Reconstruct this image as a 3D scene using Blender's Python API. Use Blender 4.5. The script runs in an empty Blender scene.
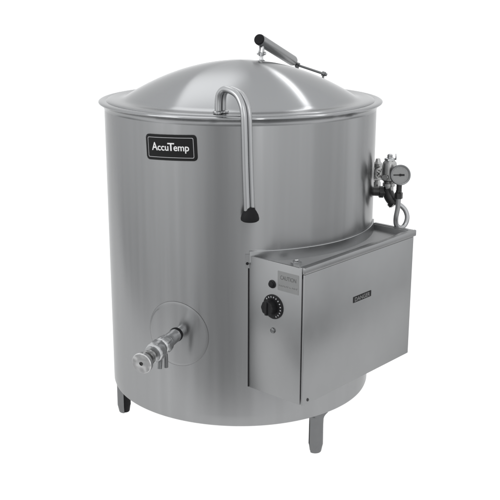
import bpy, bmesh, math, random
from mathutils import Vector, Matrix
random.seed(4)
R = math.radians
sc = bpy.context.scene
COL = sc.collection
S = 0.38            # metres per body radius: every builder below works in body radii
ZF = 0.31           # the floor lies this far (in radii) below the lower edge of the kettle body

# ------------------------------------------------------------------ camera
cd = bpy.data.cameras.new('camera'); cam = bpy.data.objects.new('camera', cd); COL.objects.link(cam)
cam.location = (0, -7.096 * S, (3.022 + ZF) * S)
cam.rotation_euler = (R(90 - 15.731), 0, 0)
cd.sensor_width = 36; cd.lens = 955.2 / 500 * 36
cd.shift_x = 9.5 / 500; cd.shift_y = -2.0 / 500
cd.clip_start = 0.05; cd.clip_end = 200
sc.camera = cam

# ------------------------------------------------------------------ world, lamps, exposure
w = bpy.data.worlds.new('World'); sc.world = w; w.use_nodes = True
bg = w.node_tree.nodes['Background']
bg.inputs['Color'].default_value = (0.97, 0.985, 1.0, 1); bg.inputs['Strength'].default_value = 0.83
def reflection_bands():
    # made-up surround: pale and dark zones placed to shape reflections in the steel
    nt = w.node_tree; N = nt.nodes; L = nt.links
    def mth(op, a, b=None, c=None):
        m = N.new('ShaderNodeMath'); m.operation = op
        for i, v in enumerate((a, b, c)):
            if v is None: continue
            if isinstance(v, (int, float)): m.inputs[i].default_value = v
            else: L.new(v, m.inputs[i])
        return m.outputs[0]
    tc = N.new('ShaderNodeTexCoord'); sx = N.new('ShaderNodeSeparateXYZ'); L.new(tc.outputs['Generated'], sx.inputs[0])
    az = mth('MULTIPLY', mth('ARCTAN2', sx.outputs[0], mth('MULTIPLY', sx.outputs[1], -1.0)), 57.2958)
    el = mth('MULTIPLY', mth('ARCSINE', sx.outputs[2]), 57.2958)
    def lobe(x, mu, sg): d = mth('DIVIDE', mth('SUBTRACT', x, mu), sg); return mth('EXPONENT', mth('MULTIPLY', mth('MULTIPLY', d, d), -1.0))
    def band(x, lo, hi, soft):
        a = N.new('ShaderNodeMapRange'); a.interpolation_type = 'SMOOTHSTEP'; a.inputs[1].default_value = lo - soft; a.inputs[2].default_value = lo + soft; L.new(x, a.inputs[0])
        b = N.new('ShaderNodeMapRange'); b.interpolation_type = 'SMOOTHSTEP'; b.inputs[1].default_value = hi - soft; b.inputs[2].default_value = hi + soft; b.inputs[3].default_value = 1; b.inputs[4].default_value = 0; L.new(x, b.inputs[0])
        return mth('MULTIPLY', a.outputs[0], b.outputs[0])
    v = mth('ADD', 1.0, mth('MULTIPLY', mth('MULTIPLY', lobe(az, -17, 11), lobe(el, 0, 15)), -0.54))
    v = mth('ADD', v, mth('MULTIPLY', mth('MULTIPLY', band(az, 8, 62, 2), band(el, -60, 25, 8)), 0.27))
    v = mth('ADD', v, mth('MULTIPLY', mth('MULTIPLY', lobe(az, -75, 45), band(el, -60, 40, 8)), 0.14))
    v = mth('ADD', v, mth('MULTIPLY', band(el, -100, -14, 6), -0.60))
    v = mth('ADD', v, mth('MULTIPLY', band(el, -15, 30, 6), 0.22))
    v = mth('ADD', v, mth('MULTIPLY', band(el, 28, 100, 10), 0.38))
    v = mth('ADD', v, mth('MULTIPLY', mth('MULTIPLY', lobe(az, 25, 3), band(el, -60, 30, 8)), 0.16))
    v = mth('ADD', v, mth('MULTIPLY', mth('MULTIPLY', lobe(az, 108, 9), band(el, -60, 30, 8)), 0.30))
    v = mth('ADD', v, mth('MULTIPLY', mth('MULTIPLY', lobe(az, -42, 4), band(el, -60, 30, 8)), 0.14))
    sc_ = N.new('ShaderNodeVectorMath'); sc_.operation = 'SCALE'; sc_.inputs[0].default_value = (0.98, 0.99, 1.0); L.new(v, sc_.inputs['Scale'])
    L.new(sc_.outputs[0], bg.inputs['Color'])
reflection_bands()
sc.view_settings.view_transform = 'Standard'; sc.view_settings.look = 'None'
sc.view_settings.exposure = 0; sc.view_settings.gamma = 1; sc.view_settings.use_curve_mapping = False

def area_lamp(name, loc, target, sx, sy, power, spread=180):
    l = bpy.data.lights.new(name, 'AREA'); l.shape = 'RECTANGLE'; l.size = sx; l.size_y = sy; l.energy = power
    l.spread = R(spread)
    o = bpy.data.objects.new(name, l); COL.objects.link(o); o.location = loc
    o.rotation_euler = (Vector(target) - Vector(loc)).to_track_quat('-Z', 'Y').to_euler()
    return o
# added backlights under and behind the white sheet, washing out all shadow
area_lamp('floor_backlight', (0, 0.9, -1.2), (0, 0.9, 0), 7, 5, 106)
area_lamp('backdrop_backlight', (0, 4.2, 1.3), (0, 2.2, 1.3), 7, 4.5, 70)
# soft boxes over the kettle
def lid_lamp(name, d0, d1, width, power, dist=2.2, c=Vector((0, 0, 1.0))):
    # a long soft box hung over the lid, running from direction d0 to direction d1 as seen from the lid
    a, b = c + Vector(d0).normalized() * dist, c + Vector(d1).normalized() * dist
    l = bpy.data.lights.new(name, 'AREA'); l.shape = 'RECTANGLE'; l.size = width; l.size_y = (b - a).length; l.energy = power
    o = bpy.data.objects.new(name, l); COL.objects.link(o); m = (a + b) / 2
    y = (b - a).normalized(); z = (m - c).normalized(); x = y.cross(z).normalized(); z = x.cross(y)
    o.matrix_world = Matrix.Translation(m) @ Matrix((x, y, z)).transposed().to_4x4()
lid_lamp('overhead_softbox', (-0.30, 0.33, 0.89), (-0.10, 0.76, 0.64), 0.80, 4.2)
lid_lamp('strip_softbox', (0.46, 0.42, 0.78), (0.17, 0.82, 0.52), 0.10, 1.9)
area_lamp('side_band_fill', (-2.6, -1.5, 2.1), (0, 0, 0.6), 1.5, 1.5, 22)  # added lamp: lays a broad pale band on the drum's left
area_lamp('front_band_fill', (0.75, -2.9, 2.0), (0, 0, 0.6), 0.22, 1.4, 7)  # added lamp: lays a narrow pale band near the drum's middle

# ------------------------------------------------------------------ materials
def mat(name, col, rough=0.4, metal=0.0, aniso=0.0, axis=None, bump=None, rvar=0.0, cvar=0.0, scale=(1, 1, 1), spec=0.5):
    m = bpy.data.materials.new(name); m.use_nodes = True
    nt = m.node_tree; N = nt.nodes; L = nt.links; p = N['Principled BSDF']
    p.inputs['Base Color'].default_value = (*col, 1); p.inputs['Roughness'].default_value = rough
    p.inputs['Metallic'].default_value = metal; p.inputs['Specular IOR Level'].default_value = spec
    if metal > 0.9: p.inputs['Specular Tint'].default_value = (0.72, 0.72, 0.72, 1)
    if aniso:
        p.inputs['Anisotropic'].default_value = aniso; p.inputs['Anisotropic Rotation'].default_value = 0.25
        tg = N.new('ShaderNodeTangent'); tg.direction_type = 'RADIAL'; tg.axis = axis or 'Z'
        L.new(tg.outputs[0], p.inputs['Tangent'])
    if bump or rvar or cvar:
        tc = N.new('ShaderNodeTexCoord'); mp = N.new('ShaderNodeMapping'); mp.inputs['Scale'].default_value = scale
        L.new(tc.outputs['Object'], mp.inputs['Vector'])
        nz = N.new('ShaderNodeTexNoise'); nz.inputs['Scale'].default_value = 1.0; nz.inputs['Detail'].default_value = 5
        L.new(mp.outputs[0], nz.inputs['Vector'])
        if rvar:
            r = N.new('ShaderNodeMapRange'); r.inputs[1].default_value = 0.25; r.inputs[2].default_value = 0.75
            r.inputs[3].default_value = max(0.02, rough - rvar); r.inputs[4].default_value = rough + rvar
            L.new(nz.outputs['Fac'], r.inputs[0]); L.new(r.outputs[0], p.inputs['Roughness'])
        if cvar:
            r = N.new('ShaderNodeMix'); r.data_type = 'RGBA'
            r.inputs[6].default_value = (*[c * (1 - cvar) for c in col], 1); r.inputs[7].default_value = (*[min(1, c * (1 + cvar)) for c in col], 1)
            L.new(nz.outputs['Fac'], r.inputs[0]); L.new(r.outputs[2], p.inputs['Base Color'])
        if bump:
            n2 = N.new('ShaderNodeTexNoise'); n2.inputs['Scale'].default_value = bump[0]; n2.inputs['Detail'].default_value = 0.0
            L.new(tc.outputs['Object'], n2.inputs['Vector'])
            b = N.new('ShaderNodeBump'); b.inputs['Strength'].default_value = bump[1]; b.inputs['Distance'].default_value = bump[2]
            L.new(n2.outputs['Fac'], b.inputs['Height']); L.new(b.outputs[0], p.inputs['Normal'])
    return m
M = {
 'body':   mat('brushed_steel', (0.308, 0.311, 0.314), 0.24, 1, 0.88, 'Z', bump=(4, 0.22, 0.01), rvar=0.02, cvar=0.10, scale=(40, 40, 1.2)),
 'lid':    mat('spun_steel', (0.31, 0.315, 0.32), 0.21, 1, 0.92, 'Z', cvar=0.03, scale=(3, 3, 3)),
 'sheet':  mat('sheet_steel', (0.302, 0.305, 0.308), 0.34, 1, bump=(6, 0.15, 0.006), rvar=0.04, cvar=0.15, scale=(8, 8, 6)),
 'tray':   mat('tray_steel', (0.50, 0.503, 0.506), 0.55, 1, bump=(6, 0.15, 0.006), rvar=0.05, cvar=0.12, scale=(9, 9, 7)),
 'polish': mat('polished_steel', (0.40, 0.405, 0.41), 0.30, 1, rvar=0.04, scale=(30, 30, 30)),
 'chrome': mat('chrome', (0.50, 0.505, 0.51), 0.30, 1, bump=(70, 0.5, 0.004), rvar=0.06, scale=(40, 40, 40)),
 'cast':   mat('cast_brass_grey', (0.42, 0.42, 0.415), 0.28, 1, bump=(60, 0.4, 0.003), rvar=0.1, cvar=0.25, scale=(50, 50, 50)),
 'iron':   mat('dark_pipe_iron', (0.045, 0.045, 0.045), 0.38, 0.8, bump=(60, 0.4, 0.003), rvar=0.08, scale=(60, 60, 60)),
 'leg':    mat('leg_steel', (0.175, 0.178, 0.181), 0.30, 1, rvar=0.06, cvar=0.1, scale=(30, 30, 30)),
 'black':  mat('black_plastic', (0.012, 0.012, 0.013), 0.42, 0, rvar=0.06, scale=(60, 60, 60), spec=0.15),
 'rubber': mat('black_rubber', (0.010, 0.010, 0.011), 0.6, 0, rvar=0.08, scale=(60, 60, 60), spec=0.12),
 'plate':  mat('plate_black', (0.011, 0.0113, 0.0116), 0.45, 0, rvar=0.05, scale=(60, 60, 60), spec=0.12),
 'white':  mat('white_print', (0.66, 0.66, 0.66), 0.5, 0, cvar=0.03, scale=(80, 80, 80)),
 'silver': mat('silver_print', (0.36, 0.36, 0.37), 0.45, 0, cvar=0.05, scale=(80, 80, 80)),
 'faint':  mat('worn_print', (0.17, 0.17, 0.17), 0.5, 0, cvar=0.2, scale=(80, 80, 80)),
 'ink':    mat('grey_ink', (0.085, 0.085, 0.085), 0.5, 0, cvar=0.1, scale=(80, 80, 80)),
 'film':   mat('label_film', (0.312, 0.315, 0.314), 0.34, 1, cvar=0.05, scale=(80, 80, 80)),
 'face':   mat('gauge_face', (0.235, 0.238, 0.238), 0.4, 0, cvar=0.06, scale=(60, 60, 60)),
 'disc':   mat('valve_disc_metal', (0.50, 0.50, 0.50), 0.30, 1, bump=(60, 0.5, 0.004), cvar=0.3, scale=(60, 60, 60)),
 'seam':   mat('seam_dark_metal', (0.21, 0.21, 0.21), 0.35, 1, cvar=0.1, scale=(60, 60, 60)),  # engraved ring line in darker metal
}
def acrylic():  # translucent sheet, added to glow white from the backlights
    m = bpy.data.materials.new('backlit_white'); m.use_nodes = True; nt = m.node_tree; N = nt.nodes; L = nt.links
    N.remove(N['Principled BSDF'])
    t = N.new('ShaderNodeBsdfTranslucent'); t.inputs['Color'].default_value = (0.93, 0.93, 0.93, 1)
    d = N.new('ShaderNodeBsdfDiffuse'); d.inputs['Color'].default_value = (0.85, 0.85, 0.85, 1)
    mx = N.new('ShaderNodeMixShader'); mx.inputs[0].default_value = 0.1
    L.new(t.outputs[0], mx.inputs[1]); L.new(d.outputs[0], mx.inputs[2]); L.new(mx.outputs[0], N['Material Output'].inputs['Surface'])
    return m
M['acrylic'] = acrylic()

# ------------------------------------------------------------------ builders (all in body radii, z = 0 at the body's lower edge)
def pol(r, az, z): a = R(az); return Vector((r * math.sin(a), -r * math.cos(a), z))
def link(name, bm, m, parent=None, smooth=32):
    me = bpy.data.meshes.new(name)
    for v in bm.verts: v.co = Vector((v.co.x * S, v.co.y * S, (v.co.z + ZF) * S))
    bmesh.ops.recalc_face_normals(bm, faces=bm.faces)
    bm.to_mesh(me); bm.free()
    for p in me.polygons: p.use_smooth = True
    me.set_sharp_from_angle(angle=R(smooth))
    for mm in (m if isinstance(m, (list, tuple)) else [m]): me.materials.append(mm)
    o = bpy.data.objects.new(name, me); COL.objects.link(o); o.parent = parent
    return o
def frame_of(axis):
    a = Vector(axis).normalized(); u = Vector((0, 0, 1)) if abs(a.z) < 0.9 else Vector((1, 0, 0))
    x = u.cross(a).normalized(); y = a.cross(x).normalized(); return x, y, a
def lathe(bm, prof, o=(0, 0, 0), axis=(0, 0, 1), n=48, mi=0):
    """prof: (radius, height along axis); closed at both ends when the radius is zero there"""
    if Vector(axis).normalized().z > 0.999: x, y, a = Vector((1, 0, 0)), Vector((0, 1, 0)), Vector((0, 0, 1))
    else: x, y, a = frame_of(axis)
    o = Vector(o); rings = []
    for r, h in prof:
        if r < 1e-6: rings.append([bm.verts.new(o + a * h)])
        else: rings.append([bm.verts.new(o + a * h + (x * math.cos(2 * math.pi * k / n) + y * math.sin(2 * math.pi * k / n)) * r) for k in range(n)])
    for A, B in zip(rings, rings[1:]):
        for k in range(n):
            l = (k + 1) % n
            if len(A) == 1 and len(B) == 1: continue
            f = [A[0], B[l], B[k]] if len(A) == 1 else [A[k], A[l], B[0]] if len(B) == 1 else [A[k], A[l], B[l], B[k]]
            bm.faces.new(f).material_index = mi
    return bm
def smooth_path(P, k=6):
    P = [Vector(p) for p in P]; out = []
    for i in range(len(P) - 1):
        p0, p1, p2, p3 = P[max(i - 1, 0)], P[i], P[i + 1], P[min(i + 2, len(P) - 1)]
        for j in range(k):
            t = j / k
            out.append(0.5 * ((2 * p1) + (p2 - p0) * t + (2 * p0 - 5 * p1 + 4 * p2 - p3) * t * t + (3 * p1 - p0 - 3 * p2 + p3) * t ** 3))
    out.append(P[-1]); return out
def tube(bm, P, r, n=20, smooth=True, k=6, rs=None):
    P = smooth_path(P, k) if smooth else [Vector(p) for p in P]
    rings = []; x = None
    for i, p in enumerate(P):
        a = (P[min(i + 1, len(P) - 1)] - P[max(i - 1, 0)]).normalized()
        if x is None: x = frame_of(a)[0]
        x = (x - a * x.dot(a)).normalized(); y = a.cross(x)
        rr = r if rs is None else rs[0] + (rs[1] - rs[0]) * i / (len(P) - 1)
        rings.append([bm.verts.new(p + (x * math.cos(2 * math.pi * q / n) + y * math.sin(2 * math.pi * q / n)) * rr) for q in range(n)])
    for A, B in zip(rings, rings[1:]):
        for q in range(n): bm.faces.new([A[q], A[(q + 1) % n], B[(q + 1) % n], B[q]])
    bm.faces.new(rings[0][::-1]); bm.faces.new(rings[-1]); return bm
def box(bm, o, ax, lo, hi, bev=0.0):
    """box between lo and hi measured along the three unit axes ax from o"""
    o = Vector(o); ax = [Vector(v) for v in ax]; t = bmesh.new()
    vs = [t.verts.new(o + ax[0] * (lo, hi)[i][0] + ax[1] * (lo, hi)[j][1] + ax[2] * (lo, hi)[k][2]) for i in (0, 1) for j in (0, 1) for k in (0, 1)]
    for f in ((0, 1, 3, 2), (4, 6, 7, 5), (0, 4, 5, 1), (2, 3, 7, 6), (0, 2, 6, 4), (1, 5, 7, 3)): t.faces.new([vs[i] for i in f])
    if bev: bmesh.ops.bevel(t, geom=list(t.edges), offset=bev, segments=2, profile=0.5, affect='EDGES')
    merge(bm, t); return bm
def merge(bm, t):
    me = bpy.data.meshes.new('tmp'); t.to_mesh(me); t.free(); bm.from_mesh(me); bpy.data.meshes.remove(me)
def prism(bm, pts, o, X, Y, Z, h, bev=0.0):
    """polygon pts in the plane o,X,Y raised by h along Z"""
    t = bmesh.new(); o, X, Y, Z = Vector(o), Vector(X), Vector(Y), Vector(Z)
    a = [t.verts.new(o + X * p[0] + Y * p[1]) for p in pts]; b = [t.verts.new(o + X * p[0] + Y * p[1] + Z * h) for p in pts]
    t.faces.new(a[::-1]); top = t.faces.new(b)
    for i in range(len(pts)): t.faces.new([a[i], a[(i + 1) % len(pts)], b[(i + 1) % len(pts)], b[i]])
    if bev: bmesh.ops.bevel(t, geom=list(top.edges), offset=bev, segments=2, profile=0.5, affect='EDGES')
    merge(bm, t); return bm
def round_rect(w_, h_, r, n=6):
    out = []
    for cx, cy, a0 in ((w_ - r, h_ - r, 0), (-w_ + r, h_ - r, 90), (-w_ + r, -h_ + r, 180), (w_ - r, -h_ + r, 270)):
        for k in range(n + 1): a = R(a0 + 90 * k / n); out.append((cx + r * math.cos(a), cy + r * math.sin(a)))
    return out
def text_bm(words, bold=0.0, thick=0.004):
    """flat lettering as a mesh; words: (string, x scale, y scale); returned centred, cap height about 0.7"""
    bm = bmesh.new(); x = 0.0
    for s, kx, ky, gap in words:
        cu = bpy.data.curves.new('tmp', 'FONT'); cu.body = s; cu.size = 1; cu.offset = bold; cu.extrude = thick
        o = bpy.data.objects.new('tmp', cu); COL.objects.link(o)
        dg = bpy.context.evaluated_depsgraph_get(); me = bpy.data.meshes.new_from_object(o.evaluated_get(dg))
        for v in me.vertices: v.co.x = v.co.x * kx + x; v.co.y *= ky
        x = max(v.co.x for v in me.vertices) + gap
        bm.from_mesh(me); bpy.data.objects.remove(o); bpy.data.curves.remove(cu); bpy.data.meshes.remove(me)
    x0 = min(v.co.x for v in bm.verts); x1 = max(v.co.x for v in bm.verts)
    for v in bm.verts: v.co.x -= (x0 + x1) / 2
    return bm, x1 - x0
def flat_to_cyl(bm, az, z, r0, tilt=0.0):
    """x along the arc, y up, z outwards -> on a cylinder of radius r0"""
    ct, st = math.cos(R(tilt)), math.sin(R(tilt))
    for v in bm.verts:
        x, y, h = v.co.x * ct - v.co.y * st, v.co.x * st + v.co.y * ct, v.co.z
        a = R(az) + x / 1.0; v.co = Vector(((r0 + h) * math.sin(a), -(r0 + h) * math.cos(a), z + y))
def subdiv_long(bm, step=0.03):
    for _ in range(4):
        e = [e for e in bm.edges if e.calc_length() > step]
        if not e: break
        bmesh.ops.subdivide_edges(bm, edges=e, cuts=1); bmesh.ops.triangulate(bm, faces=[f for f in bm.faces if len(f.verts) > 4])
def to_frame(bm, o, X, Y, Z):
    o, X, Y, Z = Vector(o), Vector(X), Vector(Y), Vector(Z)
    for v in bm.verts: v.co = o + X * v.co.x + Y * v.co.y + Z * v.co.z
NB = bmesh.new

# ------------------------------------------------------------------ the setting: a made-up backlit white sheet as floor and backdrop
bm = NB(); prof = [(-1.95 + 5.15 * k / 12, 0) for k in range(13)]
for k in range(1, 17): a = R(90 * k / 16); prof.append((3.2 + 2.2 * math.sin(a), 2.2 - 2.2 * math.cos(a)))
prof += [(5.4, 3.5), (5.4, 5.2), (5.4, 6.6)]
half = lambda y: 2.7 + 4.0 * min(1, max(0, (y + 1.95) / 7.0)) ** 1.1
rows = [[bm.verts.new((half(y) * (i / 8 - 1), y, z - ZF)) for i in range(17)] for y, z in prof]
for A, B in zip(rows, rows[1:]):
    for i in range(16): bm.faces.new([A[i], A[i + 1], B[i + 1], B[i]])
fl = link('floor', bm, M['acrylic'], smooth=60); fl['kind'] = 'structure'

# ------------------------------------------------------------------ the kettle
K = bpy.data.objects.new('steam_kettle', None); COL.objects.link(K)
K['label'] = 'large round stainless steel steam kettle with domed lid, draw-off valve and control box'; K['category'] = 'steam kettle'
H = 2.1715
# body shell
bm = NB()
lathe(bm, [(0, 0.012), (0.80, 0.012), (0.965, 0.0), (0.986, 0.002), (0.996, 0.009), (1.0, 0.022)] + [(1.0, 0.022 + (H - 0.10 - 0.022) * k / 30) for k in range(1, 31)] + [(1.0, H - 0.055), (0.985, H - 0.05)], n=256)
body = link('body', bm, M['body'], K)
# flared rim
bm = NB()
lathe(bm, [(0.985, H - 0.06), (1.0, H - 0.058), (1.003, H - 0.046), (1.012, H - 0.032), (1.026, H - 0.020), (1.038, H - 0.013), (1.0415, H - 0.008), (1.0405, H - 0.003), (1.034, H + 0.001), (1.024, H + 0.003), (1.0, H + 0.0035), (0.93, H - 0.002), (0.90, H - 0.02), (0.90, H - 0.06)], n=256)
link('rim', bm, M['lid'], K)
# lid
bm = NB()
LR = 0.86
pl = [(0.90, H + 0.0005), (0.984, H + 0.0025), (0.982, H + 0.006), (0.972, H + 0.010), (0.950, H + 0.0125), (0.905, H + 0.0125), (0.874, H + 0.0135), (0.864, H + 0.0165)]
for k in range(40):
    r = 0.85 * (1 - k / 40)
    pl.append((r, H + 0.02 + 0.26 * (1 - (r / 0.85) ** 2)))
pl.append((0, H + 0.28))   # the dome meets its narrow flange at a crisp bend
lathe(bm, pl, n=256)
lid = link('lid', bm, M['lid'], K, smooth=50)

# lid pull handle: two bent rods ending in one black grip
path = [(-0.145, -0.92, 2.182), (-0.143, -0.92, 2.272), (-0.132, -0.93, 2.318), (-0.102, -0.955, 2.344), (-0.06, -1.0, 2.339), (-0.022, -1.04, 2.318), (0.003, -1.07, 2.278), (0.018, -1.09, 2.224), (0.024, -1.10, 2.137), (0.032, -1.10, 1.85), (0.042, -1.10, 1.585)]
bm = NB(); tube(bm, path, 0.0215)
tube(bm, [Vector(p) + Vector((0.034, 0.012 if i > 4 else 0.026, 0.0 if i > 1 else 0.004)) for i, p in enumerate(path)], 0.0165)
lathe(bm, [(0.0, 0), (0.034, 0), (0.034, 0.008), (0.024, 0.014), (0, 0.014)], (-0.145, -0.92, H + 0.019), n=24)
lathe(bm, [(0.0, 0), (0.032, 0), (0.032, 0.008), (0.022, 0.014), (0, 0.014)], (-0.108, -0.894, H + 0.019), n=24)
lh = link('lid_handle', bm, M['polish'], K)
bm = NB(); lathe(bm, [(0, 0), (0.048, 0.002), (0.059, 0.010), (0.0605, 0.022), (0.055, 0.045), (0.044, 0.066), (0.034, 0.080), (0.032, 0.090), (0.026, 0.094), (0, 0.094)], (0.061, -1.094, 1.510), n=40)
link('grip', bm, M['rubber'], lh)

# lid lifting arm: fat tube, post, hinge
T0, T1 = Vector((0.142, 0.29, 2.581)), Vector((0.440, 0.90, 2.368)); ta = (T1 - T0).normalized(); tl = (T1 - T0).length
bm = NB(); lathe(bm, [(0.030, 0.004), (0.040, 0.0), (0.0425, 0.006), (0.0425, tl - 0.03), (0.038, tl - 0.012), (0.026, tl), (0, tl)], T0, ta, n=40)
arm = link('lifting_arm', bm, M['sheet'], K)
bm = NB(); lathe(bm, [(0, -0.010), (0.034, -0.010), (0.040, -0.006), (0.0415, 0.002), (0.041, 0.003), (0, 0.003)], T0, ta, n=40)
link('end_cap', bm, M['rubber'], arm)
bm = NB()
P = Vector((0.160, 0.33, 2.37)); hz = Vector((math.sin(R(155)), -math.cos(R(155)), 0)); tg = Vector((hz.y, -hz.x, 0))
lathe(bm, [(0, 0.02), (0.030, 0.02), (0.030, 0.050), (0.018, 0.056), (0.014, 0.064), (0.014, 0.110), (0, 0.110)], P, (0, 0, 1), n=24)
box(bm, P, (tg, hz, (0, 0, 1)), (-0.020, -0.012, 0.085), (-0.010, 0.012, 0.165), 0.002)
box(bm, P, (tg, hz, (0, 0, 1)), (0.010, -0.012, 0.085), (0.020, 0.012, 0.165), 0.002)
lathe(bm, [(0, -0.034), (0.011, -0.034), (0.011, -0.022), (0.007, -0.021), (0.007, 0.022), (0.012, 0.023), (0.012, 0.036), (0, 0.036)], P + Vector((0, 0, 0.105)), tg, n=12)
link('post', bm, M['chrome'], arm)
bm = NB()
HA, HB = Vector((0.470, 0.905, 2.338)), Vector((0.685, 0.80, 2.274))
tube(bm, [HA - (HB - HA) * 0.3, HB + (HB - HA) * 0.05], 0.010, smooth=False)
d = (HB - HA).normalized()
lathe(bm, [(0, -0.02), (0.020, -0.02), (0.020, 0.008), (0.013, 0.01), (0.013, 0.022), (0, 0.022)], HB, d, n=6)
lathe(bm, [(0, -0.014), (0.022, -0.014), (0.022, 0.014), (0, 0.014)], HA, d, n=20)
up = Vector((0, 0, 1))
box(bm, HB, (d, up.cross(d), up), (-0.016, -0.014, -0.12), (-0.006, 0.014, 0.018), 0.002)
tube(bm, [HA + Vector((-0.02, 0.0, 0.02)), HA + Vector((0, 0.0, 0.0)), HA + Vector((-0.02, 0.06, -0.17))], 0.016, smooth=False)
link('hinge', bm, M['leg'], arm)

# maker's plate on the shell
bm = NB(); prism(bm, round_rect(0.192, 0.085, 0.022), (0, 0, 0), (1, 0, 0), (0, 1, 0), (0, 0, 1), 0.009, 0.003)
subdiv_long(bm); flat_to_cyl(bm, -27.4, 1.958, 1.0, 2.6)
npl = link('name_plate', bm, M['plate'], K)
bm = NB()
po, pi_ = round_rect(0.174, 0.067, 0.010), round_rect(0.1705, 0.0635, 0.008)
for i in range(len(po)):
    j = (i + 1) % len(po); n = max(1, int((Vector(po[i]) - Vector(po[j])).length / 0.02))
    for k in range(n):
        A = lambda P, t: Vector((*(Vector(P[i]) * (1 - t) + Vector(P[j]) * t), 0.0098))
        bm.faces.new([bm.verts.new(v) for v in (A(po, k / n), A(po, (k + 1) / n), A(pi_, (k + 1) / n), A(pi_, k / n))])
flat_to_cyl(bm, -27.4, 1.958, 1.0, 2.6); link('border_line', bm, M['silver'], npl)
bm, tw = text_bm([('A', 1.0, 1.14, -0.02), ('ccu', 1.0, 0.98, -0.10), ('T', 1.30, 1.12, -0.12), ('emp', 1.0, 0.98, 0)], bold=0.012, thick=0.01)
k = 0.282 / tw
for v in bm.verts: v.co = Vector((v.co.x * k, (v.co.y - 0.30) * k, 0.0095 + v.co.z * 0.1))
flat_to_cyl(bm, -27.4, 1.958, 1.0, 2.6); link('lettering', bm, M['white'], npl)

# ------------------------------------------------------------------ draw-off valve
VA, VZ = -24.4, 0.655
bm = NB(); n = 96; lathe(bm, [(0, 0.0016)] + [(0.230 * k / 12, 0.0016) for k in range(1, 13)] + [(0.232, 0.0012), (0.233, -0.002)], n=n)
flat_to_cyl(bm, VA - 1.6, VZ + 0.005, 1.0); wp = link('weld_plate', bm, M['body'], K)
bm = NB()
a1 = [bm.verts.new((0.2325 * math.cos(2 * math.pi * i / n), 0.2325 * math.sin(2 * math.pi * i / n), 0.0014)) for i in range(n)]
a2 = [bm.verts.new((0.2352 * math.cos(2 * math.pi * i / n), 0.2352 * math.sin(2 * math.pi * i / n), 0.0018)) for i in range(n)]
for i in range(n): j = (i + 1) % n; bm.faces.new([a1[i], a2[i], a2[j], a1[j]])
flat_to_cyl(bm, VA - 1.6, VZ + 0.005, 1.0); link('seam', bm, M['seam'], wp)

rad = pol(1, VA, 0); side = Vector((math.cos(R(VA)), math.sin(R(VA)), 0)); V0 = pol(0.99, VA, 0.688)
va = (rad + Vector((0, 0, -0.074))).normalized(); vu = va.cross(side).normalized()
if vu.z < 0: vu = -vu
bm = NB()
lathe(bm, [(0.036, 0.0), (0.036, 0.085), (0.046, 0.088), (0.047, 0.19), (0.049, 0.20), (0.055, 0.208), (0.056, 0.222), (0.056, 0.276), (0.052, 0.286), (0.047, 0.292), (0.049, 0.302), (0.060, 0.316), (0.066, 0.345), (0.066, 0.375), (0.062, 0.395), (0.057, 0.402), (0.057, 0.412), (0.036, 0.416), (0, 0.416)], V0, va, n=40)
box(bm, V0 + va * 0.345, (side, vu, va), (-0.030, 0.02, -0.035), (0.030, 0.066, 0.035), 0.008)   # boss on the valve body
for k in range(6):                                                   # hexagon flats of the union nut
    a_ = math.pi / 3 * k; e_ = side * math.cos(a_) + vu * math.sin(a_)
    box(bm, V0 + va * 0.249 + e_ * 0.050, (e_, va, e_.cross(va)), (-0.01, -0.026, -0.026), (0.0085, 0.026, 0.026), 0.004)
valve = link('draw_off_valve', bm, M['chrome'], K)
bm = NB(); lathe(bm, [(0, 0.414), (0.034, 0.414), (0.031, 0.425), (0.031, 0.445), (0.048, 0.449), (0.050, 0.462), (0.048, 0.474), (0.030, 0.478), (0.030, 0.52), (0, 0.52)], V0, va, n=32); link('valve_stem', bm, M['cast'], valve)
bm = NB(); lathe(bm, [(0.036, 0.060), (0.047, 0.062), (0.050, 0.072), (0.050, 0.084), (0.046, 0.090), (0.036, 0.090)], V0, va, n=40); link('gasket_or_gap', bm, M['rubber'], valve)
bm = NB(); lathe(bm, [(0.020, 0.515), (0.064, 0.515), (0.0695, 0.520), (0.0705, 0.530), (0.0705, 0.545), (0.066, 0.551), (0.014, 0.553), (0.012, 0.546), (0, 0.546)], V0, va, n=48); kn = link('valve_knob', bm, M['disc'], valve)
bm = NB(); lathe(bm, [(0, 0.5465), (0.0105, 0.5465), (0.0105, 0.550), (0.008, 0.553), (0, 0.553)], V0, va, n=6); link('centre_screw', bm, M['iron'], kn)
bm = NB(); Q = V0 + va * 0.27
tube(bm, [Q + va * -0.02 - vu * 0.03, Q + va * -0.035 - vu * 0.09, Q + va * -0.030 - vu * 0.172], 0.0145, k=4)
tube(bm, [Q + va * 0.05 - vu * 0.03, Q + va * 0.04 - vu * 0.08, Q + va * 0.055 - vu * 0.142], 0.0145, k=4)
box(bm, Q, (side, vu, va), (-0.012, -0.058, -0.04), (0.012, -0.03, 0.06), 0.004)
link('lever', bm, M['leg'], valve)

# ------------------------------------------------------------------ control box
BA = 47.83; Nn = Vector((math.sin(R(BA)), -math.cos(R(BA)), 0)); U = Vector((math.cos(R(BA)), math.sin(R(BA)), 0)); Zv = Vector((0, 0, 1)); O = Vector((0, 0, 0))
u0, u1, nf, zb, zt = -0.703, 0.573, 1.169, 0.309, 1.252
def on_cyl(u, r=1.0): return math.sqrt(max(r * r - u * u, 0))
def arc_n(ua, ub, r, k=24): return [(ua + (ub - ua) * i / k, on_cyl(ua + (ub - ua) * i / k, r)) for i in range(k + 1)]
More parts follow.
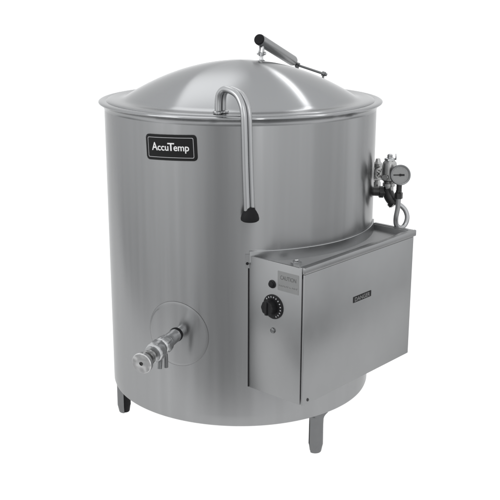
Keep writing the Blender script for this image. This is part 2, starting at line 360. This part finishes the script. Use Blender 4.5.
# the box proper: left side plate, right side plate, bottom, dark core
bm = NB()
box(bm, O, (U, Nn, Zv), (u0, on_cyl(u0) - 0.01, zb), (u0 + 0.014, nf - 0.006, zt), 0.002)
box(bm, O, (U, Nn, Zv), (u1 - 0.014, on_cyl(u1) + 0.004, zb), (u1, nf - 0.016, zt), 0.002)
prism(bm, arc_n(u0 + 0.0145, u1 - 0.0145, 1.002) + [(u1 - 0.0145, nf - 0.02), (u0 + 0.0145, nf - 0.02)], Zv * zb, U, Nn, Zv, 0.014)
# tray floor, upturned edge against the shell
# flange folded onto the shell on the left
prism(bm, [(u, on_cyl(u, 1.001)) for u in (u0 - 0.018, u0 - 0.009, u0 - 0.0005)] + [(u, on_cyl(u, 1.005)) for u in (u0 - 0.0005, u0 - 0.009, u0 - 0.018)], Zv * (zt - 0.085), U, Nn, Zv, 0.095)
cb = link('control_box', bm, M['sheet'], K)
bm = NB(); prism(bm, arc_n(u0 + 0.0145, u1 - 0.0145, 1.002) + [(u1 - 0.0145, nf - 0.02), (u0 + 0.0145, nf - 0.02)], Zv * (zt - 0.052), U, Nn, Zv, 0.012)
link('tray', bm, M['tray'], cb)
bm = NB(); aa = [R(3.4 + (83 - 3.4) * i / 60) for i in range(61)]
def strip(r0, r1, z0, z1):
    g = [[bm.verts.new((r * math.sin(a), -r * math.cos(a), z)) for r, z in ((r0, z0), (r1, z0), (r1, z1 - 0.003), (r1 - 0.003, z1), (r0, z1))] for a in aa]
    for A, B in zip(g, g[1:]):
        for i in range(4): bm.faces.new([A[i], B[i], B[i + 1], A[i + 1]])
    for e in (g[0], g[-1]): bm.faces.new(e)
strip(1.0005, 1.012, zt - 0.045, zt + 0.034)
link('tray_edge', bm, M['polish'], cb)
# hinged front cover with a folded top lip
bm = NB(); box(bm, O, (U, Nn, Zv), (u0 + 0.004, nf, zb - 0.004), (u1 + 0.004, nf + 0.014, zt - 0.040), 0.004)
box(bm, O, (U, Nn, Zv), (u0 + 0.012, nf - 0.10, zb + 0.05), (u0 + 0.018, nf + 0.001, zt - 0.07))
link('front_cover', bm, M['sheet'], cb)
bm = NB(); box(bm, O, (U, Nn, Zv), (u0 + 0.0, nf - 0.004, zt - 0.038), (u1 + 0.030, nf + 0.020, zt + 0.008), 0.007)
box(bm, O, (U, Nn, Zv), (u0 + 0.002, nf - 0.030, zt - 0.020), (u1 + 0.012, nf - 0.0042, zt + 0.005), 0.002)
box(bm, O, (U, Nn, Zv), (u1 + 0.001, on_cyl(u1) + 0.01, zt - 0.036), (u1 + 0.028, nf - 0.0045, zt + 0.006), 0.004)
link('top_lip', bm, M['sheet'], cb)
bm = NB(); box(bm, O, (U, Nn, Zv), (u0 + 0.020, nf - 0.03, zb + 0.02), (u1 - 0.016, nf - 0.008, zt - 0.06))  # added black core that paints the shaded gap beside the cover
link('dark_gap_core', bm, M['black'], cb)
bm = NB(); box(bm, O, (U, Nn, Zv), (u1 + 0.0045, nf - 0.04, zb + 0.002), (u1 + 0.017, nf + 0.004, zt - 0.0385), 0.002)  # dark strip down the cover's right edge
link('edge_strip', bm, M['iron'], cb)
bm = NB(); prism(bm, [(u, on_cyl(u, 1.0008)) for u in (u0 - 0.0045, u0 - 0.0004)] + [(u, on_cyl(u, 1.004)) for u in (u0 - 0.0004, u0 - 0.0045)], Zv * (zb + 0.002), U, Nn, Zv, zt - zb - 0.09)  # thin black strip painted in for the dark gap along the shell
link('gasket_or_gap', bm, M['rubber'], cb)
bm = NB(); lathe(bm, [(0, 0), (0.011, 0), (0.009, 0.005), (0, 0.006)], U * (u0 + 0.06) + Nn * (nf + 0.014) + Zv * (zb + 0.026), Nn, n=16); link('screw', bm, M['iron'], cb)
# left-side fittings
def sidept(n, z, h=0.0): return U * (u0 - h) + Nn * n + Zv * z
bm = NB(); lathe(bm, [(0, 0), (0.028, 0), (0.028, 0.006), (0.021, 0.010), (0.021, 0.018), (0.015, 0.024), (0, 0.026)], sidept(0.919, 1.099), -U, n=24); link('indicator_lamp', bm, M['black'], cb)
bm = NB(); lathe(bm, [(0, 0), (0.084, 0), (0.084, 0.006), (0.080, 0.010), (0.058, 0.012), (0.058, 0.014), (0, 0.014)], sidept(0.930, 0.945), -U, n=48)
dial = link('dial_plate', bm, M['black'], cb)
bm = NB()
for k in range(12):
    a = R(-62 + 18.0 * k); cx, cz = 0.930 + 0.069 * math.cos(a), 0.945 + 0.069 * math.sin(a)
    er, et = Nn * math.cos(a) + Zv * math.sin(a), -Nn * math.sin(a) + Zv * math.cos(a)
    box(bm, sidept(cx, cz, 0.0108), (er, et, -U), (-0.005, -0.0036, 0), (0.005, 0.0036, 0.0016))
link('dial_marks', bm, M['silver'], dial)
bm = NB(); prof = [(0, 0.014), (0.050, 0.014), (0.052, 0.020), (0.049, 0.058), (0.044, 0.064), (0, 0.064)]
lathe(bm, prof, sidept(0.922, 0.945), -U, n=48)
for v in bm.verts:                                                   # fluted grip
    p = v.co - sidept(0.922, 0.945); y, z = p.dot(Nn), p.z; rr = math.hypot(y, z)
    if rr > 0.04: s = 1 + 0.035 * math.cos(8 * math.atan2(z, y)); v.co = v.co + (Nn * y + Zv * z) * (s - 1)
box(bm, sidept(0.922, 0.945, 0.062), (Nn, Zv, -U), (-0.009, -0.046, 0), (0.009, 0.046, 0.012), 0.004)
link('control_knob', bm, M['black'], cb)
bm = NB(); lathe(bm, [(0, 0), (0.020, 0), (0.018, 0.007), (0.010, 0.010), (0, 0.007)], sidept(0.9275, 0.777), -U, n=20); link('push_button', bm, M['leg'], cb)
bm = NB(); lathe(bm, [(0, 0), (0.011, 0), (0.009, 0.003), (0, 0.003)], pol(1.0045, 2.6, 1.198), pol(1, 2.5, 0), n=16); link('rivet_hole', bm, M['black'], cb)
# notices
bm = NB(); prism(bm, round_rect(0.088, 0.066, 0.004, 2), sidept(1.052, 1.135, 0.0), Nn, Zv, -U, 0.0012); wl = link('warning_label', bm, M['film'], cb)
bm, tw = text_bm([('CAUTION', 1, 1, 0)], bold=0.005, thick=0.004); k = 0.132 / tw
for v in bm.verts: v.co = Vector((v.co.x * k, (v.co.y - 0.35) * k * 1.3, v.co.z * 0.05))
to_frame(bm, sidept(1.052, 1.160, 0.0016), Nn, Zv, -U)
x_ = 0.975                                                          # a worn second line, too faint to read
while x_ < 1.125:
    w_ = random.uniform(0.006, 0.012); h_ = random.choice((0.007, 0.009, 0.011))
    box(bm, sidept(x_, 1.100, 0.0013), (Nn, Zv, -U), (0, 0, 0), (0.0018, h_, 0.0006)); box(bm, sidept(x_ + 0.003, 1.100 + random.choice((0, h_ * 0.5, h_ - 0.0018)), 0.0013), (Nn, Zv, -U), (0, 0, 0), (w_ - 0.004, 0.0018, 0.0006))
    x_ += w_ + random.choice((0.003, 0.003, 0.009))
link('lettering', bm, M['ink'], wl)
bm = NB(); prism(bm, round_rect(0.106, 0.0215, 0.003, 2), U * -0.054 + Nn * (nf + 0.014) + Zv * 0.910, U, Zv, Nn, 0.002); dl = link('danger_label', bm, M['plate'], cb)
bm, tw = text_bm([('DANGER', 1, 1, 0)], bold=0.008, thick=0.004); k = 0.178 / tw
for v in bm.verts: v.co = Vector((v.co.x * k, (v.co.y - 0.35) * k * 0.9, v.co.z * 0.05))
to_frame(bm, U * -0.054 + Nn * (nf + 0.0166) + Zv * 0.910, U, Zv, Nn); link('lettering', bm, M['faint'], dl)
# conduit nut lying in the tray corner
bm = NB(); B0 = U * -0.56 + Nn * 1.0 + Zv * (zt - 0.04)
lathe(bm, [(0.016, 0), (0.038, 0), (0.038, 0.022), (0.028, 0.026), (0.016, 0.026)], B0, Zv, n=6); lathe(bm, [(0, 0), (0.018, 0), (0.018, 0.036), (0.012, 0.042), (0, 0.042)], B0, Zv, n=20)
link('conduit_nut', bm, M['chrome'], cb)

# ------------------------------------------------------------------ steam fittings on the right
bm = NB()
NP0, NP1 = Vector((0.955, -0.15, 1.505)), Vector((1.105, -0.15, 1.497))
tube(bm, [NP0, NP1], 0.034, smooth=False)
lathe(bm, [(0.03, 0), (0.046, 0), (0.046, 0.03), (0.03, 0.03)], NP1 + Vector((-0.075, 0, 0.003)), (1, 0, -0.05), n=6)
tube(bm, [(1.085, -0.15, 1.53), (1.10, -0.15, 1.485), (1.118, -0.16, 1.45), (1.150, -0.18, 1.415)], 0.042, k=5)
lathe(bm, [(0.03, 0), (0.050, 0), (0.050, 0.030), (0.03, 0.030)], (1.128, -0.165, 1.437), (0.65, -0.3, -0.7), n=24)
link('steam_pipe', bm, M['iron'], K)
bm = NB(); RV = Vector((1.100, -0.15, 1.515))
lathe(bm, [(0, 0.0), (0.036, 0.0), (0.036, 0.028), (0.046, 0.030), (0.046, 0.050), (0.036, 0.056), (0.044, 0.066), (0.056, 0.078), (0.058, 0.10), (0.055, 0.17), (0.050, 0.205), (0.038, 0.218), (0.034, 0.222), (0, 0.222)], RV, (0, 0, 1), n=28)
rv = link('safety_valve', bm, M['cast'], K)
bm = NB(); lathe(bm, [(0, 0.222), (0.040, 0.222), (0.040, 0.236), (0.028, 0.240), (0.020, 0.244), (0.020, 0.262), (0.012, 0.268), (0, 0.268)], RV, (0, 0, 1), n=6)
box(bm, RV + Vector((0, 0, 0.225)), ((1, 0, 0), (0, 1, 0), (0, 0, 1)), (0.040, -0.006, 0), (0.048, 0.006, 0.045), 0.002)
link('valve_cap', bm, M['chrome'], rv)
bm = NB(); lathe(bm, [(0, -0.075), (0.020, -0.075), (0.024, -0.04), (0.024, 0), (0, 0)], RV + Vector((-0.004, -0.0, 0.105)), (0.5, 0.85, 0), n=20); link('outlet', bm, M['cast'], rv)
# gauge
G = Vector((1.158, -0.285, 1.653)); gd = Vector((0.02, -0.97, 0.24)).normalized(); gx, gy, ga = frame_of(gd)
if gy.z < 0: gx, gy = -gx, -gy
bm = NB(); lathe(bm, [(0, -0.050), (0.050, -0.050), (0.066, -0.044), (0.070, -0.030), (0.070, -0.004), (0.0745, 0.0), (0.0745, 0.012), (0.070, 0.016), (0.064, 0.015), (0.063, 0.006)], G, gd, n=48)
gg = link('pressure_gauge', bm, M['leg'], K)
bm = NB(); lathe(bm, [(0, 0.007), (0.0635, 0.007), (0.0635, 0.004)], G, gd, n=48); link('face', bm, M['face'], gg)
bm = NB(); X = gy.cross(ga).normalized()
if X.x < 0: X = -X
box(bm, G, (X, gy, ga), (-0.050, -0.0035, 0.0085), (-0.008, 0.0035, 0.011)); box(bm, G, (X, gy, ga), (-0.008, -0.006, 0.0085), (0.030, 0.006, 0.0112))
lathe(bm, [(0, 0.0085), (0.009, 0.0085), (0.009, 0.013), (0, 0.013)], G, gd, n=16)
link('needle', bm, M['black'], gg)
bm = NB()
for k in range(11):
    a = R(225 - 27 * k); e = X * math.cos(a) + gy * math.sin(a); f = -X * math.sin(a) + gy * math.cos(a)
    box(bm, G, (e, f, ga), (0.046, -0.0018, 0.0075), (0.057, 0.0018, 0.0085))
link('dial_marks', bm, M['leg'], gg)
bm = NB(); lathe(bm, [(0.018, 0), (0.020, 0.0), (0.020, 0.05), (0.018, 0.05)], (1.157, -0.27, 1.535), (0, 0, 1), n=20)
lathe(bm, [(0, 0), (0.030, 0), (0.030, 0.042), (0.022, 0.048), (0.022, 0.06), (0, 0.06)], (1.157, -0.265, 1.475), (0, 0, 1), n=6)
link('stem_nut', bm, M['iron'], gg)
bm = NB(); tube(bm, [(1.158, -0.265, 1.49), (1.155, -0.26, 1.40), (1.146, -0.255, 1.325), (1.155, -0.24, 1.268), (1.19, -0.225, 1.242), (1.226, -0.205, 1.265), (1.240, -0.195, 1.316), (1.225, -0.185, 1.366), (1.192, -0.18, 1.400), (1.150, -0.18, 1.422)], 0.018)
link('siphon_tube', bm, M['polish'], K)
# small try valve with a hand wheel, half hidden by the shell
bm = NB()
tube(bm, [(0.96, 0.08, 1.56), (1.06, 0.08, 1.56)], 0.024, smooth=False)
lathe(bm, [(0, 0), (0.024, 0), (0.028, 0.02), (0.028, 0.05), (0.022, 0.06), (0.022, 0.075), (0.036, 0.085), (0.040, 0.11), (0.034, 0.14), (0.026, 0.16), (0.034, 0.17), (0.034, 0.20), (0.022, 0.21), (0.016, 0.235), (0, 0.24)], (1.048, 0.09, 1.47), (0, 0, 1), n=24)
tv = link('try_valve', bm, M['cast'], K)
bm = NB(); W = Vector((1.062, 0.035, 1.60)); wd = Vector((0.25, -0.96, 0.1)).normalized(); wx, wy, wa = frame_of(wd)
ringp = [W + (wx * math.cos(2 * math.pi * i / 24) + wy * math.sin(2 * math.pi * i / 24)) * (0.042 + 0.003 * math.cos(2 * math.pi * i * 5 / 24)) for i in range(25)]
tube(bm, ringp, 0.008, n=10, smooth=False)
for i in range(5):
    a = 2 * math.pi * i / 5; tube(bm, [W, W + (wx * math.cos(a) + wy * math.sin(a)) * 0.042], 0.006, n=8, smooth=False)
lathe(bm, [(0, -0.05), (0.010, -0.05), (0.010, -0.004), (0.013, 0), (0.013, 0.012), (0, 0.014)], W, wd, n=12)
link('hand_wheel', bm, M['cast'], tv)

# ------------------------------------------------------------------ three legs
prof = [(0.044, 0.0), (0.047, 0.004), (0.0565, 0.052), (0.0585, 0.060), (0.0575, 0.22), (0.059, 0.262), (0.065, 0.285), (0.074, 0.300), (0.088, 0.3125), (0.091, 0.319)]
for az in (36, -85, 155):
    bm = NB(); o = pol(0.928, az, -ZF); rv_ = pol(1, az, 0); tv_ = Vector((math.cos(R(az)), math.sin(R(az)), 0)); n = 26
    def leg_pt(r, h, k):
        t = R(-84 + 168 * k / n); q = o + rv_ * (r * math.cos(t)) + tv_ * (r * math.sin(t)) + Vector((0, 0, h))
        d = q.dot(rv_); lim = math.sqrt(0.992 ** 2 - q.dot(tv_) ** 2)       # the flare stays under the shell
        return q - rv_ * max(0, d - lim)
    out = [[bm.verts.new(leg_pt(r, h, k)) for k in range(n + 1)] for r, h in prof]
    inn = [[bm.verts.new(leg_pt(r - 0.009, h, k)) for k in range(n + 1)] for r, h in prof]
    for G_, flip in ((out, 0), (inn, 1)):
        for A, B in zip(G_, G_[1:]):
            for k in range(n): bm.faces.new([A[k], A[k + 1], B[k + 1], B[k]])
    for A, B, C_, D_ in zip(out, out[1:], inn, inn[1:]):
        for k in (0, n): bm.faces.new([A[k], B[k], D_[k], C_[k]])
    for A, C_ in ((out[0], inn[0]), (out[-1], inn[-1])):
        for k in range(n): bm.faces.new([A[k], A[k + 1], C_[k + 1], C_[k]])
    lg = link('leg', bm, M['leg'], K)
    bm = NB(); lathe(bm, [(0, 0.001), (0.034, 0.001), (0.037, 0.006), (0.044, 0.050), (0.0475, 0.062), (0.0465, 0.24), (0.0465, 0.3135), (0, 0.3135)], o, (0, 0, 1), n=32)  # added black core, painting the shaded hollow inside the open leg
    link('hollow_shade_core', bm, M['rubber'], lg)
bpy.context.view_layer.update()
